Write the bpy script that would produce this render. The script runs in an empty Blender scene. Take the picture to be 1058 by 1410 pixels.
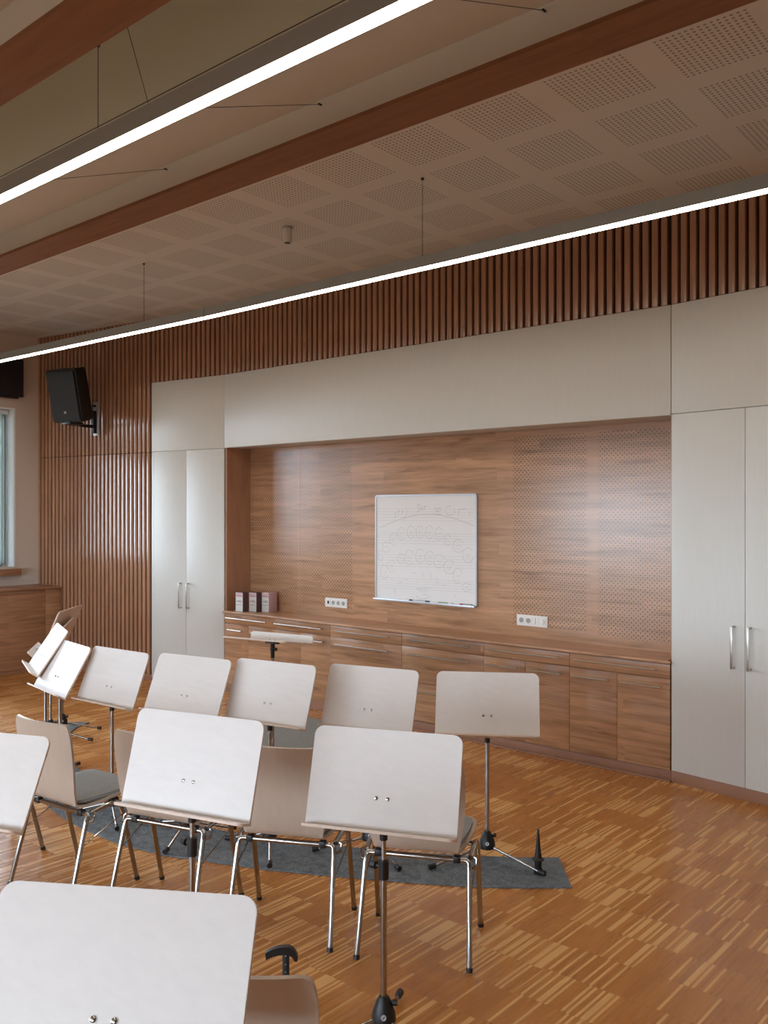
import bpy, bmesh, math, random
from mathutils import Vector, Matrix
random.seed(7)
C = bpy.context.scene.collection
rad = math.radians

# ------------------------------------------------------------------ materials
def lin(c):
    return tuple(((v/255)/12.92 if v/255 <= .04045 else ((v/255+.055)/1.055)**2.4) for v in c) + (1,)

class NT:
    def __init__(s, name):
        s.m = bpy.data.materials.new(name); s.m.use_nodes = True
        s.t = s.m.node_tree; s.b = s.t.nodes['Principled BSDF']; s.out = s.t.nodes['Material Output']
    def n(s, typ, **kw):
        x = s.t.nodes.new(typ)
        for k, v in kw.items(): setattr(x, k, v)
        return x
    def link(s, a, b): s.t.links.new(a, b)
    def put(s, sock, v):
        if isinstance(v, (int, float, tuple)): sock.default_value = v
        else: s.link(v, sock)
    def math(s, op, a, b=None, c=None):
        x = s.n('ShaderNodeMath', operation=op); s.put(x.inputs[0], a)
        if b is not None: s.put(x.inputs[1], b)
        if c is not None: s.put(x.inputs[2], c)
        return x.outputs[0]
    def pos(s):     # object coordinates
        tc = s.n('ShaderNodeTexCoord'); return tc.outputs['Object']
    def xyz(s, v):
        x = s.n('ShaderNodeSeparateXYZ'); s.link(v, x.inputs[0]); return x.outputs
    def comb(s, a, b, c):
        x = s.n('ShaderNodeCombineXYZ'); s.put(x.inputs[0], a); s.put(x.inputs[1], b); s.put(x.inputs[2], c); return x.outputs[0]
    def noise(s, vec, scale=5, detail=3, rough=.5):
        x = s.n('ShaderNodeTexNoise'); s.link(vec, x.inputs['Vector'])
        x.inputs['Scale'].default_value = scale; x.inputs['Detail'].default_value = detail; x.inputs['Roughness'].default_value = rough
        return x.outputs['Fac']
    def white(s, vec):
        x = s.n('ShaderNodeTexWhiteNoise', noise_dimensions='3D'); s.link(vec, x.inputs['Vector']); return x.outputs['Value']
    def ramp(s, fac, stops, interp='LINEAR'):
        x = s.n('ShaderNodeValToRGB'); s.link(fac, x.inputs[0]); r = x.color_ramp; r.interpolation = interp
        while len(r.elements) < len(stops): r.elements.new(.5)
        for e, (p, c) in zip(r.elements, stops): e.position = p; e.color = c
        return x.outputs[0]
    def mix(s, fac, a, b, blend='MIX'):
        x = s.n('ShaderNodeMix', data_type='RGBA', blend_type=blend)
        s.put(x.inputs[0], fac); s.put(x.inputs[6], a); s.put(x.inputs[7], b); return x.outputs[2]
    def bump(s, h, strength=.2, dist=.002):
        x = s.n('ShaderNodeBump'); s.link(h, x.inputs['Height']); x.inputs['Strength'].default_value = strength; x.inputs['Distance'].default_value = dist
        s.link(x.outputs[0], s.b.inputs['Normal'])
    def set(s, col=None, rough=None, metal=None, coat=None, spec=None):
        if col is not None: s.put(s.b.inputs['Base Color'], col)
        if rough is not None: s.put(s.b.inputs['Roughness'], rough)
        if metal is not None: s.put(s.b.inputs['Metallic'], metal)
        if coat is not None: s.b.inputs['Coat Weight'].default_value = coat; s.b.inputs['Coat Roughness'].default_value = .15
        if spec is not None: s.b.inputs['Specular IOR Level'].default_value = spec
        return s.m

def plain(name, rgb, rough=.5, metal=0, coat=None, var=.04, scale=6, spec=None):
    k = NT(name); c = lin(rgb)
    f = k.noise(k.pos(), scale, 4)
    a = tuple(min(1, v*(1+var)) for v in c[:3])+(1,); b = tuple(v*(1-var) for v in c[:3])+(1,)
    return k.set(k.ramp(f, [(.3, b), (.7, a)]), rough, metal, coat, spec)

def wood(name, base, axis='x', rough=.38, holes=None, plank=.095, contrast=1.15, spec=.4):
    """grain along local axis; holes = list of (x0,x1,z0,z1) perforated zones"""
    k = NT(name); p = k.pos(); o = k.xyz(p)
    oi = k.n('ShaderNodeObjectInfo'); rnd = k.math('MULTIPLY', oi.outputs['Random'], 7.3)
    if axis == 'x': g, h, d = o[0], o[2], o[1]
    elif axis == 'y': g, h, d = o[1], o[2], o[0]
    else: g, h, d = o[2], o[0], o[1]
    if axis == 'w': g, h, d = o[0], o[1], o[2]
    g = k.math('ADD', g, rnd)
    row = k.math('FLOOR', k.math('DIVIDE', k.math('ADD', h, .013), plank))
    rv = k.white(k.comb(row, 3.1, k.math('FLOOR', k.math('DIVIDE', k.math('ADD', g, k.math('MULTIPLY', row, .37)), 1.1))))
    vec = k.comb(k.math('MULTIPLY', g, 1.6), k.math('MULTIPLY', k.math('ADD', h, k.math('MULTIPLY', rv, 3.0)), 22), k.math('MULTIPLY', d, 6))
    n1 = k.noise(vec, 1.0, 6, .6)
    vec2 = k.comb(k.math('MULTIPLY', g, 5), k.math('MULTIPLY', h, 160), k.math('MULTIPLY', d, 30))
    n2 = k.noise(vec2, 1.0, 2, .5)
    vec3 = k.comb(k.math('MULTIPLY', g, 3.2), k.math('MULTIPLY', h, 26), 1.7)
    n3 = k.noise(vec3, 1.0, 2, .4)
    c = lin(base)
    def sc(f, t=(1, 1, 1)): return tuple(min(1, v*f*q) for v, q in zip(c[:3], t))+(1,)
    q = contrast
    f = k.math('ADD', k.math('MULTIPLY', n1, .62), k.math('ADD', k.math('MULTIPLY', n2, .2), k.math('ADD', k.math('MULTIPLY', rv, .07), .055)))
    col = k.ramp(f, [(.30, sc(1-.42*q, (1, .94, .88))), (.46, sc(1-.12*q)), (.56, sc(1+.08*q)), (.72, sc(1+.32*q, (1, 1.03, 1.05)))])
    dark = k.ramp(n3, [(.62, (0, 0, 0, 1)), (.76, (1, 1, 1, 1))])
    col = k.mix(k.math('MULTIPLY', dark, .5*q), col, sc(.42, (1, .85, .75)))
    if holes:
        pit = .032
        def cell(off):
            u = k.math('SUBTRACT', k.math('FRACT', k.math('ADD', k.math('DIVIDE', o[0], pit), 50+off)), .5)
            v = k.math('SUBTRACT', k.math('FRACT', k.math('ADD', k.math('DIVIDE', o[2], pit), 50+off)), .5)
            return k.math('LESS_THAN', k.math('ADD', k.math('MULTIPLY', u, u), k.math('MULTIPLY', v, v)), .0225)
        hm = k.math('MAXIMUM', cell(0), cell(.5)); zone = None
        for x0, x1, z0, z1 in holes:
            zx = k.math('MULTIPLY', k.math('GREATER_THAN', o[0], x0), k.math('LESS_THAN', o[0], x1))
            zz = k.math('MULTIPLY', k.math('GREATER_THAN', o[2], z0), k.math('LESS_THAN', o[2], z1))
            z = k.math('MULTIPLY', zx, zz); zone = z if zone is None else k.math('MAXIMUM', zone, z)
        hm = k.math('MULTIPLY', hm, zone)
        col = k.mix(hm, col, sc(.22))
    return k.set(col, rough, spec=spec)

def parquet():
    k = NT('industrial_parquet'); o = k.xyz(k.pos())
    x, y = o[0], o[1]
    x = k.math('ADD', x, k.math('MULTIPLY', y, -.03))
    band = k.math('FLOOR', k.math('DIVIDE', x, .33))
    off = k.math('MULTIPLY', k.white(k.comb(band, 1.3, .2)), .205)
    yr = k.math('DIVIDE', k.math('ADD', y, off), .205)
    row = k.math('FLOOR', yr)
    shift = k.math('MULTIPLY', k.white(k.comb(row, band, .9)), .05)
    sx = k.math('FLOOR', k.math('DIVIDE', k.math('ADD', x, shift), .0102))
    r1 = k.white(k.comb(sx, row, .5)); r2 = k.white(k.comb(band, row, 9.1))
    # neighbouring strips sometimes come from one wide lamella
    sx2 = k.math('FLOOR', k.math('DIVIDE', k.math('ADD', x, shift), .036)); r3 = k.white(k.comb(sx2, row, 4.4))
    grain = k.noise(k.comb(k.math('MULTIPLY', x, 150), k.math('MULTIPLY', y, 9), row), 1.0, 3, .6)
    big = k.noise(k.comb(k.math('MULTIPLY', x, 1.6), k.math('MULTIPLY', y, 1.6), 0.), 1.0, 2)
    f = k.math('ADD', k.math('MULTIPLY', r3, .22), k.math('ADD', k.math('MULTIPLY', r2, .28), k.math('MULTIPLY', grain, .5)))
    col = k.ramp(f, [(.20, lin((164, 102, 46))), (.50, lin((178, 116, 56))), (.80, lin((192, 131, 68)))])
    # scattered pale and dark lamellae; blocks differ in how many they hold
    th = k.math('SUBTRACT', .97, k.math('ADD', .05, k.math('MULTIPLY', k.math('MULTIPLY', r2, r2), .42)))
    light = k.math('GREATER_THAN', r1, th)
    col = k.mix(k.math('MULTIPLY', light, .85), col, lin((228, 178, 114)))
    drk = k.math('LESS_THAN', r1, .09)
    col = k.mix(k.math('MULTIPLY', drk, .30), col, lin((142, 84, 42)))
    fr = k.math('FRACT', yr)
    gap = k.math('LESS_THAN', fr, .012)
    col = k.mix(k.math('MULTIPLY', gap, .3), col, lin((92, 54, 28)))
    col = k.mix(k.math('MULTIPLY', big, .25), col, lin((172, 110, 52)))
    rr = k.math('ADD', .24, k.math('MULTIPLY', r1, .10))
    return k.set(col, rr, spec=.5)

def ceiling_perf():
    k = NT('perforated_plasterboard'); o = k.xyz(k.pos()); c = lin((208, 201, 192))
    fx = k.math('MULTIPLY', k.math('FRACT', k.math('ADD', k.math('DIVIDE', k.math('ADD', o[0], 2.418), .5), 40)), .5)
    fy = k.math('MULTIPLY', k.math('FRACT', k.math('DIVIDE', k.math('SUBTRACT', o[1], 3.362), .503)), .503)
    zone = k.math('MULTIPLY', k.math('LESS_THAN', fx, .375), k.math('LESS_THAN', fy, .385))
    u = k.math('SUBTRACT', k.math('FRACT', k.math('DIVIDE', fx, .025)), .5)
    v = k.math('SUBTRACT', k.math('FRACT', k.math('DIVIDE', fy, .02567)), .5)
    h = k.math('LESS_THAN', k.math('ADD', k.math('MULTIPLY', u, u), k.math('MULTIPLY', v, v)), .075)
    col = k.mix(k.math('MULTIPLY', h, zone), c, lin((154, 147, 138)))
    return k.set(col, .9, spec=.1)

def fabric(name, rgb, var=.18, scale=420, rough=.95, bump=.4):
    k = NT(name); c = lin(rgb); f = k.noise(k.pos(), scale, 2, .7); g = k.noise(k.pos(), scale/9, 2)
    f = k.math('ADD', k.math('MULTIPLY', f, .7), k.math('MULTIPLY', g, .3))
    a = tuple(min(1, v*(1+2.2*var)) for v in c[:3])+(1,); b = tuple(v*(1-1.6*var) for v in c[:3])+(1,)
    k.bump(f, bump, .002)
    return k.set(k.ramp(f, [(.35, b), (.66, a)]), rough, spec=.15)

def laminate(name, rgb, axis=0, rough=.3, amt=.05, spec=.5):
    k = NT(name); o = k.xyz(k.pos()); c = lin(rgb)
    s = [14, 14, 14]; s[axis] = 2.0
    v = k.comb(*[k.math('MULTIPLY', o[i], s[i]*3.0) for i in range(3)])
    f = k.noise(v, 1.0, 4, .6)
    a = tuple(min(1, x*(1+amt)) for x in c[:3])+(1,); b = tuple(x*(1-amt) for x in c[:3])+(1,)
    return k.set(k.ramp(f, [(.35, b), (.65, a)]), rough, spec=spec)

def emit(name, rgb, strength):
    k = NT(name); k.b.inputs['Base Color'].default_value = lin(rgb); k.b.inputs['Emission Color'].default_value = lin(rgb); k.b.inputs['Emission Strength'].default_value = strength; return k.m

def glass():
    k = NT('window_glass'); tr = k.n('ShaderNodeBsdfTransparent'); gl = k.n('ShaderNodeBsdfGlossy'); gl.inputs['Roughness'].default_value = .02
    fr = k.n('ShaderNodeFresnel'); fr.inputs[0].default_value = 1.45; mx = k.n('ShaderNodeMixShader')
    k.link(fr.outputs[0], mx.inputs[0]); k.link(tr.outputs[0], mx.inputs[1]); k.link(gl.outputs[0], mx.inputs[2]); k.link(mx.outputs[0], k.out.inputs[0]); return k.m

def blind_mat():
    k = NT('sheer_blind'); o = k.xyz(k.pos())
    w = k.n('ShaderNodeTexWave', wave_type='BANDS', bands_direction='Y'); k.link(k.pos(), w.inputs[0]); w.inputs['Scale'].default_value = 9; w.inputs['Distortion'].default_value = 1.5
    tl = k.n('ShaderNodeBsdfTranslucent'); df = k.n('ShaderNodeBsdfDiffuse'); mx = k.n('ShaderNodeMixShader')
    c = k.ramp(w.outputs['Fac'], [(0, lin((180, 187, 184))), (1, lin((208, 213, 210)))])
    k.link(c, tl.inputs[0]); k.link(c, df.inputs[0]); mx.inputs[0].default_value = .3
    k.link(tl.outputs[0], mx.inputs[1]); k.link(df.outputs[0], mx.inputs[2]); k.link(mx.outputs[0], k.out.inputs[0]); return k.m

WOODC = (178, 134, 100)
M = dict(
    wood=wood('oak_laminate_horizontal', WOODC, 'x', rough=.25),
    woody=wood('oak_laminate_side', (168, 124, 92), 'y', rough=.4),
    woodtop=wood('oak_worktop', (188, 142, 108), 'w', rough=.36),
    woodv=wood('oak_slats', (168, 124, 96), 'z', rough=.20, plank=.06, contrast=.55, spec=.75),
    slatback=plain('slat_backing', (66, 36, 22), .8, var=.1),
    beam=wood('glulam_beam', (138, 94, 66), 'w', rough=.6, plank=.5, contrast=.5, spec=.2),
    perf=wood('perforated_oak_laminate', WOODC, 'x', rough=.22, spec=.85, holes=[
        (-6.235, -5.615, .83, 2.205), (-5.56, -4.955, .82, 2.205), (-3.361, -2.78, .82, 2.20), (-2.688, -2.068, .80, 2.20)]),
    parquet=parquet(), ceilperf=ceiling_perf(),
    plaster=plain('ceiling_plaster', (198, 190, 179), .9, var=.02, scale=2, spec=.1),
    sage=plain('recess_strip_sage', (172, 175, 158), .9, var=.02, scale=2, spec=.1),
    wall=plain('wall_paint', (206, 192, 180), .9, var=.02, scale=2, spec=.15),
    white=laminate('white_cabinet_laminate', (206, 204, 198), 2, .42, .012),
    whiteedge=plain('white_edging', (226, 220, 212), .4),
    desk=laminate('white_birch_desk', (221, 213, 208), 0, .42, .02, .4),
    ply=plain('birch_ply_edge', (214, 190, 172), .5, var=.06, scale=30),
    deskback=laminate('birch_desk_back', (196, 166, 142), 0, .45, .03),
    shell=laminate('chair_shell_veneer', (186, 168, 152), 2, .28, .03),
    chrome=plain('chrome', (168, 165, 162), .14, 1, var=.01),
    steel=plain('brushed_nickel', (190, 184, 176), .3, 1, var=.02),
    alu=plain('aluminium_profile', (150, 150, 146), .5, .25, var=.02),
    black=plain('black_plastic', (20, 18, 18), .45, var=.15),
    blackm=plain('black_speaker_grille', (14, 17, 20), .55, var=.2, scale=200),
    pad=fabric('grey_seat_fabric', (148, 149, 149), .07, 600),
    rug=fabric('anthracite_rug', (104, 109, 113), .34, 200),
    mat=fabric('grey_floor_mat', (138, 136, 132), .08, 300),
    lamp=emit('lamp_diffuser', (255, 247, 234), 10),
    glass=glass(), blind=blind_mat(),
    pvc=plain('white_window_frame', (232, 236, 238), .35, var=.01),
    board=plain('whiteboard_enamel', (224, 218, 214), .25, var=.01, scale=3),
    silver=plain('silver_frame', (196, 198, 202), .35, .5, var=.02),
    ink=plain('grey_marker_ink', (158, 152, 150), .6), staff=plain('staff_lines', (198, 191, 186), .5),
    plastw=plain('white_plastic', (228, 222, 216), .4, var=.01), grey=plain('grey_socket_well', (150, 150, 148), .5),
    red=plain('red_cap', (170, 40, 50), .5), blue=plain('navy_cap', (40, 46, 70), .5), green=plain('green_grey_pen', (150, 160, 140), .5),
    pink=plain('pink_card', (196, 160, 162), .6), mauve=plain('mauve_card', (140, 104, 116), .6), card=plain('pale_card', (206, 205, 200), .55), purple=plain('dark_mauve_card', (84, 54, 60), .6),
    dbox=plain('dark_housing', (44, 40, 48), .5, var=.05),
    mbase=plain('dark_plinth', (146, 104, 80), .5, var=.08),
)

# ------------------------------------------------------------------ mesh helpers
class MB:
    def __init__(s): s.bm = bmesh.new(); s.mi = 0
    def _f(s, vs):
        try: f = s.bm.faces.new(vs); f.material_index = s.mi; return f
        except ValueError: return None
    def box(s, x0, x1, y0, y1, z0, z1, bev=0, mat=None):
        b = bmesh.new(); bmesh.ops.create_cube(b, size=1)
        for v in b.verts: v.co = Vector(((x0+x1)/2+v.co.x*(x1-x0), (y0+y1)/2+v.co.y*(y1-y0), (z0+z1)/2+v.co.z*(z1-z0)))
        if bev: bmesh.ops.bevel(b, geom=b.edges[:], offset=bev, segments=2, affect='EDGES', profile=.5)
        s.merge(b, mat); return s
    def merge(s, b, mat=None):
        if mat is not None: b.transform(mat)
        mp = {}
        for v in b.verts: mp[v] = s.bm.verts.new(v.co)
        for f in b.faces:
            n = s._f([mp[v] for v in f.verts])
            if n: n.smooth = f.smooth
        b.free()
    def tube(s, pts, r, seg=10, cap=True):
        pts = [Vector(p) for p in pts]; rs = r if isinstance(r, (list, tuple)) else [r]*len(pts)
        up = None; rings = []
        for i, p in enumerate(pts):
            if i == 0: t = pts[1]-p
            elif i == len(pts)-1: t = p-pts[i-1]
            else: t = (pts[i+1]-p).normalized()+(p-pts[i-1]).normalized()
            t = t.normalized()
            if up is None:
                up = Vector((0, 0, 1)) if abs(t.z) < .9 else Vector((1, 0, 0))
            a = (up-t*up.dot(t)).normalized(); b = t.cross(a); up = a
            rings.append([s.bm.verts.new(p+(a*math.cos(2*math.pi*j/seg)+b*math.sin(2*math.pi*j/seg))*rs[i]) for j in range(seg)])
        for A, B in zip(rings, rings[1:]):
            for j in range(seg):
                f = s._f([A[j], A[(j+1) % seg], B[(j+1) % seg], B[j]])
                if f: f.smooth = True
        if cap: s._f(rings[0][::-1]); s._f(rings[-1])
        return s
    def lathe(s, c, prof, seg=20, axis=None):
        """prof (r, z) along local z; axis matrix optional"""
        b = bmesh.new(); rings = []
        for r, z in prof: rings.append([b.verts.new((r*math.cos(2*math.pi*j/seg), r*math.sin(2*math.pi*j/seg), z)) for j in range(seg)])
        for A, B in zip(rings, rings[1:]):
            for j in range(seg): f = b.faces.new([A[j], A[(j+1) % seg], B[(j+1) % seg], B[j]]); f.smooth = True
        b.faces.new(rings[0][::-1]); b.faces.new(rings[-1])
        m = Matrix.Translation(Vector(c)) @ (axis.to_4x4() if axis is not None else Matrix.Identity(4))
        s.merge(b, m); return s
    def prism(s, poly, d0, d1, mat=None, side=None):
        """poly in local xy, extruded in z d0..d1; side = material index for rim"""
        b = bmesh.new(); A = [b.verts.new((x, y, d0)) for x, y in poly]; B = [b.verts.new((x, y, d1)) for x, y in poly]
        if mat is not None: b.transform(mat)
        mp = {v: s.bm.verts.new(v.co) for v in b.verts}
        s._f([mp[v] for v in A[::-1]]); f = s._f([mp[v] for v in B])
        n = len(A); o = s.mi
        if side is not None: s.mi = side
        for i in range(n): s._f([mp[A[i]], mp[A[(i+1) % n]], mp[B[(i+1) % n]], mp[B[i]]])
        s.mi = o; b.free(); return s
    def grid(s, P, th):
        """P[i][j] points -> closed sheet of thickness th, offset along the row profile's normal"""
        n, m = len(P), len(P[0]); mid = m//2; Q = []
        for i in range(n):
            a, c = P[max(0, i-1)][mid], P[min(n-1, i+1)][mid]; side = (P[i][-1]-P[i][0]).normalized()
            nv = side.cross((c-a).normalized()).normalized()*th
            Q.append([p+nv for p in P[i]])
        V = [[s.bm.verts.new(p) for p in r] for r in P]; W = [[s.bm.verts.new(p) for p in r] for r in Q]
        def q(*v):
            f = s._f(list(v))
            if f: f.smooth = True
        for i in range(n-1):
            for j in range(m-1):
                q(V[i][j], V[i+1][j], V[i+1][j+1], V[i][j+1]); q(W[i][j], W[i][j+1], W[i+1][j+1], W[i+1][j])
            q(V[i][0], W[i][0], W[i+1][0], V[i+1][0]); q(V[i][-1], V[i+1][-1], W[i+1][-1], W[i][-1])
        for j in range(m-1):
            q(V[0][j], V[0][j+1], W[0][j+1], W[0][j]); q(V[-1][j], W[-1][j], W[-1][j+1], V[-1][j+1])
        return s
    def build(s, name, mats, parent=None, loc=None, rotz=0, smooth_angle=40):
        bmesh.ops.recalc_face_normals(s.bm, faces=s.bm.faces[:])
        me = bpy.data.meshes.new(name); s.bm.to_mesh(me); s.bm.free()
        if not isinstance(mats, (list, tuple)): mats = [mats]
        for m in mats: me.materials.append(m)
        try: me.set_sharp_from_angle(angle=rad(smooth_angle))
        except Exception: pass
        o = bpy.data.objects.new(name, me); C.objects.link(o)
        if parent: o.parent = parent
        if loc is not None: o.location = loc
        o.rotation_euler = (0, 0, rotz)
        return o

def rrect(w, h, r, corners=(1, 1, 1, 1), x0=None, y0=0, seg=6):
    """rounded rect, x centred, y from y0; corners bl,br,tr,tl"""
    x0 = -w/2 if x0 is None else x0; x1 = x0+w; y1 = y0+h; out = []
    for (cx, cy, a0), on in zip([(x0, y0, 180), (x1, y0, 270), (x1, y1, 0), (x0, y1, 90)], corners):
        if not on or r == 0: out.append((cx, cy)); continue
        sx = 1 if cx == x0 else -1; sy = 1 if cy == y0 else -1
        for i in range(seg+1):
            a = rad(a0+90*i/seg); out.append((cx+sx*r+r*math.cos(a), cy+sy*r+r*math.sin(a)))
    return out

def tag(o, label=None, cat=None, group=None, kind=None):
    if label: o['label'] = label
    if cat: o['category'] = cat
    if group: o['group'] = group
    if kind: o['kind'] = kind
    return o
def thing(name, label, cat, loc=(0, 0, 0), rotz=0, group=None):
    o = bpy.data.objects.new(name, None); C.objects.link(o); o.empty_display_size = .1
    o.location = loc; o.rotation_euler = (0, 0, rotz); return tag(o, label, cat, group)
def struct(name, mb, mats, loc=None, rotz=0): return tag(mb.build(name, mats, None, loc, rotz), kind='structure')
def copy_tree(o, parent=None):
    c = o.copy(); C.objects.link(c)
    if parent: c.parent = parent
    for ch in list(o.children): copy_tree(ch, c)
    return c
def lab(o, s): o['label'] = s; return o

# ------------------------------------------------------------------ layout constants
ZC = 3.538; A8 = rad(8)
CLx, CRx, YW = -6.266, -2.060, 5.187           # kinks of the faceted wall
LF = dict(loc=(CLx, YW, 0), rotz=A8)           # local x runs right along the wall, -y into the room
MF = dict(loc=(0, YW, 0), rotz=0)
RF = dict(loc=(CRx, YW, 0), rotz=-A8)
XL, XR, YF = -8.93, 3.0, -4.2

# ------------------------------------------------------------------ room shell
b = MB(); b.box(XL-.3, XR+.2, YF-.2, 6.2, -.1, 0); struct('floor', b, M['parquet'])
# ceiling: perforated slab by the wall, recessed bays between the beams
b = MB(); b.box(XL-.3, XR+.2, 3.341, 6.2, ZC, ZC+.06)
b.mi = 1
beams = [(3.105, 3.341), (1.714, 1.95), (.323, .559), (-1.068, -.832), (-2.459, -2.223), (-3.85, -3.614)]
for (lo, _), (_, hi) in zip(beams, beams[1:]):
    b.box(XL-.3, XR+.2, hi-.001, lo+.001, 3.70, 3.76)
b.box(XL-.3, XR+.2, YF-.2, -3.84, 3.70, 3.76)
for lo, hi in beams: b.box(XL-.3, XR+.2, lo+.0015, hi-.0015, ZC+.02, 3.76)
b.mi = 2; b.box(XL+.01, XR, 1.952, 2.68, 3.69, 3.70)  # camera-side part of this bay is sage, the rest plaster
struct('ceiling', b, [M['ceilperf'], M['plaster'], M['sage']])
for i, (lo, hi) in enumerate(beams):
    b = MB(); b.box(XL-.1, XR+.1, lo, hi, ZC-.001, ZC+.02, .0); struct('trim_%d' % (i+1), b, M['beam'])
# left wall with a row of windows
WINS = [(3.10, 4.553, 1.068, 2.752), (1.15, 2.75, 1.068, 2.752)]
def wall_with_holes(name, along, fixed0, fixed1, a0, a1, z1, holes):
    b = MB(); hs = sorted(holes, key=lambda h: h[0]); cur = a0
    def add(p, q, z0, z):
        if q-p > 1e-4 and z-z0 > 1e-4:
            if along == 'y': b.box(fixed0, fixed1, p, q, z0, z)
            else: b.box(p, q, fixed0, fixed1, z0, z)
    for h in hs:
        add(cur, h[0], 0, z1); add(h[0], h[1], 0, h[2]); add(h[0], h[1], h[3], z1); cur = h[1]
    add(cur, a1, 0, z1); struct(name, b, M['wall'])
wall_with_holes('wall_left', 'y', XL-.3, XL, YF-.2, 5.5, 3.76, WINS)
FW = [(-8.4, -6.2, .70, 2.20), (-5.9, -3.7, .70, 2.20), (-3.4, -1.2, .70, 2.20), (-.9, 1.3, .70, 2.20)]
wall_with_holes('wall_front', 'x', YF-.25, YF, XL-.3, XR+.2, 3.76, FW)
b = MB(); b.box(XR, XR+.2, YF-.2, 6.2, 0, 3.76); struct('wall_right', b, M['wall'])
b = MB(); b.box(XL-.3, XR+.2, 5.56, 5.7, 0, 3.76); struct('wall_back', b, M['wall'])

def window(n, along, fixed, a0, a1, z0, z1, sgn):
    """frame set back in the reveal; sgn = direction of outside along the fixed axis"""
    def bx(B, p, q, u, v, d0, d1, bev=.004):
        f0, f1 = sorted((fixed+sgn*d0, fixed+sgn*d1))
        if along == 'y': B.box(f0, f1, p, q, u, v, bev)
        else: B.box(p, q, f0, f1, u, v, bev)
    b = MB(); w = .07; D0, D1 = .15, .21
    bx(b, a0, a1, z0, z0+w, D0, D1); bx(b, a0, a1, z1-w, z1, D0, D1)
    m = (a0+a1)/2
    for c in ((a0+w/2, m, a1-w/2) if n > 1 else (a0+w/2, a1-w/2)): bx(b, c-w/2, c+w/2, z0+w, z1-w, D0+.001, D1-.001)
    o = struct('window_%d' % n, b, M['pvc'])
    for p, q in (((a0+w, m-w/2), (m+w/2, a1-w)) if n > 1 else ((a0+w, a1-w),)):
        g = MB(); bx(g, p, q, z0+w, z1-w, .18, .186, 0); g.build('pane', M['glass'], o)
    r = MB(); t = .012     # white reveal lining
    bx(r, a0, a0+t, z0, z1, 0, D0, 0); bx(r, a1-t, a1, z0, z1, 0, D0, 0); bx(r, a0+t, a1-t, z1-t, z1, 0, D0, 0)
    bx(r, a0-.0, a0+.0+.02, z0, z1, -.004, 0, 0); bx(r, a1-.02, a1, z0, z1, -.004, 0, 0); bx(r, a0+.02, a1-.02, z1-.02, z1, -.004, 0, 0)
    r.build('reveal', M['pvc'], o)
    # daylight portal in the opening
    ld = bpy.data.lights.new('daylight', 'AREA'); ld.shape = 'RECTANGLE'; ld.size = a1-a0; ld.size_y = z1-z0; ld.cycles.is_portal = True
    lo = bpy.data.objects.new('daylight', ld); C.objects.link(lo)
    d = Vector((-sgn, 0, 0)) if along == 'y' else Vector((0, -sgn, 0))
    c = Vector((fixed+sgn*.25, m, (z0+z1)/2)) if along == 'y' else Vector((m, fixed+sgn*.22, (z0+z1)/2))
    lo.location = c; lo.rotation_euler = d.to_track_quat('-Z', 'Z').to_euler()
    return o
wo = None
for i, (a0, a1, z0, z1) in enumerate(WINS):
    o = window(i+1, 'y', XL, a0, a1, z0, z1, -1)
    if i == 0: wo = o
for i, (a0, a1, z0, z1) in enumerate(FW): window(i+3, 'x', YF, a0, a1, z0, z1, -1)
b = MB(); b.box(XL-.15, XL+.07, 2.9, 4.594, 1.028, 1.05, .003); b.box(XL+.03, XL+.068, 2.91, 4.59, .98, 1.03, .003)
b.build('window_sill', M['woody'], wo)
# sheer blind hanging in the first window
bl = thing('sheer_blind', 'pale sheer blind hanging in the window at the left edge of the photo', 'blind', (XL-.11, 4.36, 1.09))
b = MB(); P = [[Vector((.012*math.sin(i*1.1), (i/60-.5)*.30, z)) for z in (0.0, .8, 1.62)] for i in range(61)]; b.grid(P, .0012); b.build('sheer_fabric', M['blind'], bl)
b = MB(); b.box(-.012, .012, -.155, .10, -.02, .0, .003); b.build('bottom_rail', M['alu'], bl)
b = MB(); b.box(-.02, .02, -1.15, .16, 1.60, 1.645, .003); b.build('head_rail', M['pvc'], bl)
# dark housing above the window
hb = thing('blackout_housing', 'dark rectangular housing on the left wall above the window', 'wall box', (XL, 0, 2.873))
b = MB(); b.box(.001, .05, 2.6, 4.622, .0, .396, .004); b.build('casing', M['dbox'], hb)
b = MB(); b.box(.001, .045, 2.6, 4.57, -.022, -.001, .004); b.build('lower_lip', M['dbox'], hb)

# ------------------------------------------------------------------ slat cladding (surface of the back wall)
PIT = .0600
def slats(name, fr, x0, x1, z0, z1, split=None):
    b = MB(); n = int(round((x1-x0)/PIT)); b.mi = 1; b.box(x0, x1, .032, .05, z0, z1); b.mi = 0
    for i in range(n):
        a = x0+i*PIT+.004; c = min(a+.037, x1)
        for u, v in ([(z0, z1)] if not split else [(z0, split-.003), (split+.003, z1)]): b.box(a, c, 0, .032, u, v, .0015)
    return struct(name, b, [M['woodv'], M['slatback']], **fr)
slats('trim_7', LF, -2.700, -.950, .055, ZC, split=2.235)
slats('trim_8', LF, -.948, .0, 2.918, ZC)
slats('trim_9', MF, CLx+.002, CRx, 2.918, ZC)
slats('trim_10', RF, .002, 4.4, 2.918, ZC)
b = MB(); b.box(-2.70, -.95, .004, .03, 0, .055); b.box(-.946, .0, .02, .04, 0, .068); o = struct('baseboard_left', b, M['mbase'], **LF)
b = MB(); b.box(CLx, CRx, .006, .03, 0, .068, .001); b.box(CLx, CRx, -.010, .006, 0, .012, .002); struct('baseboard_back', b, M['mbase'], **MF)
b = MB(); b.box(.0, 4.4, .006, .03, 0, .076, .001); struct('baseboard_right', b, M['mbase'], **RF)

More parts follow.
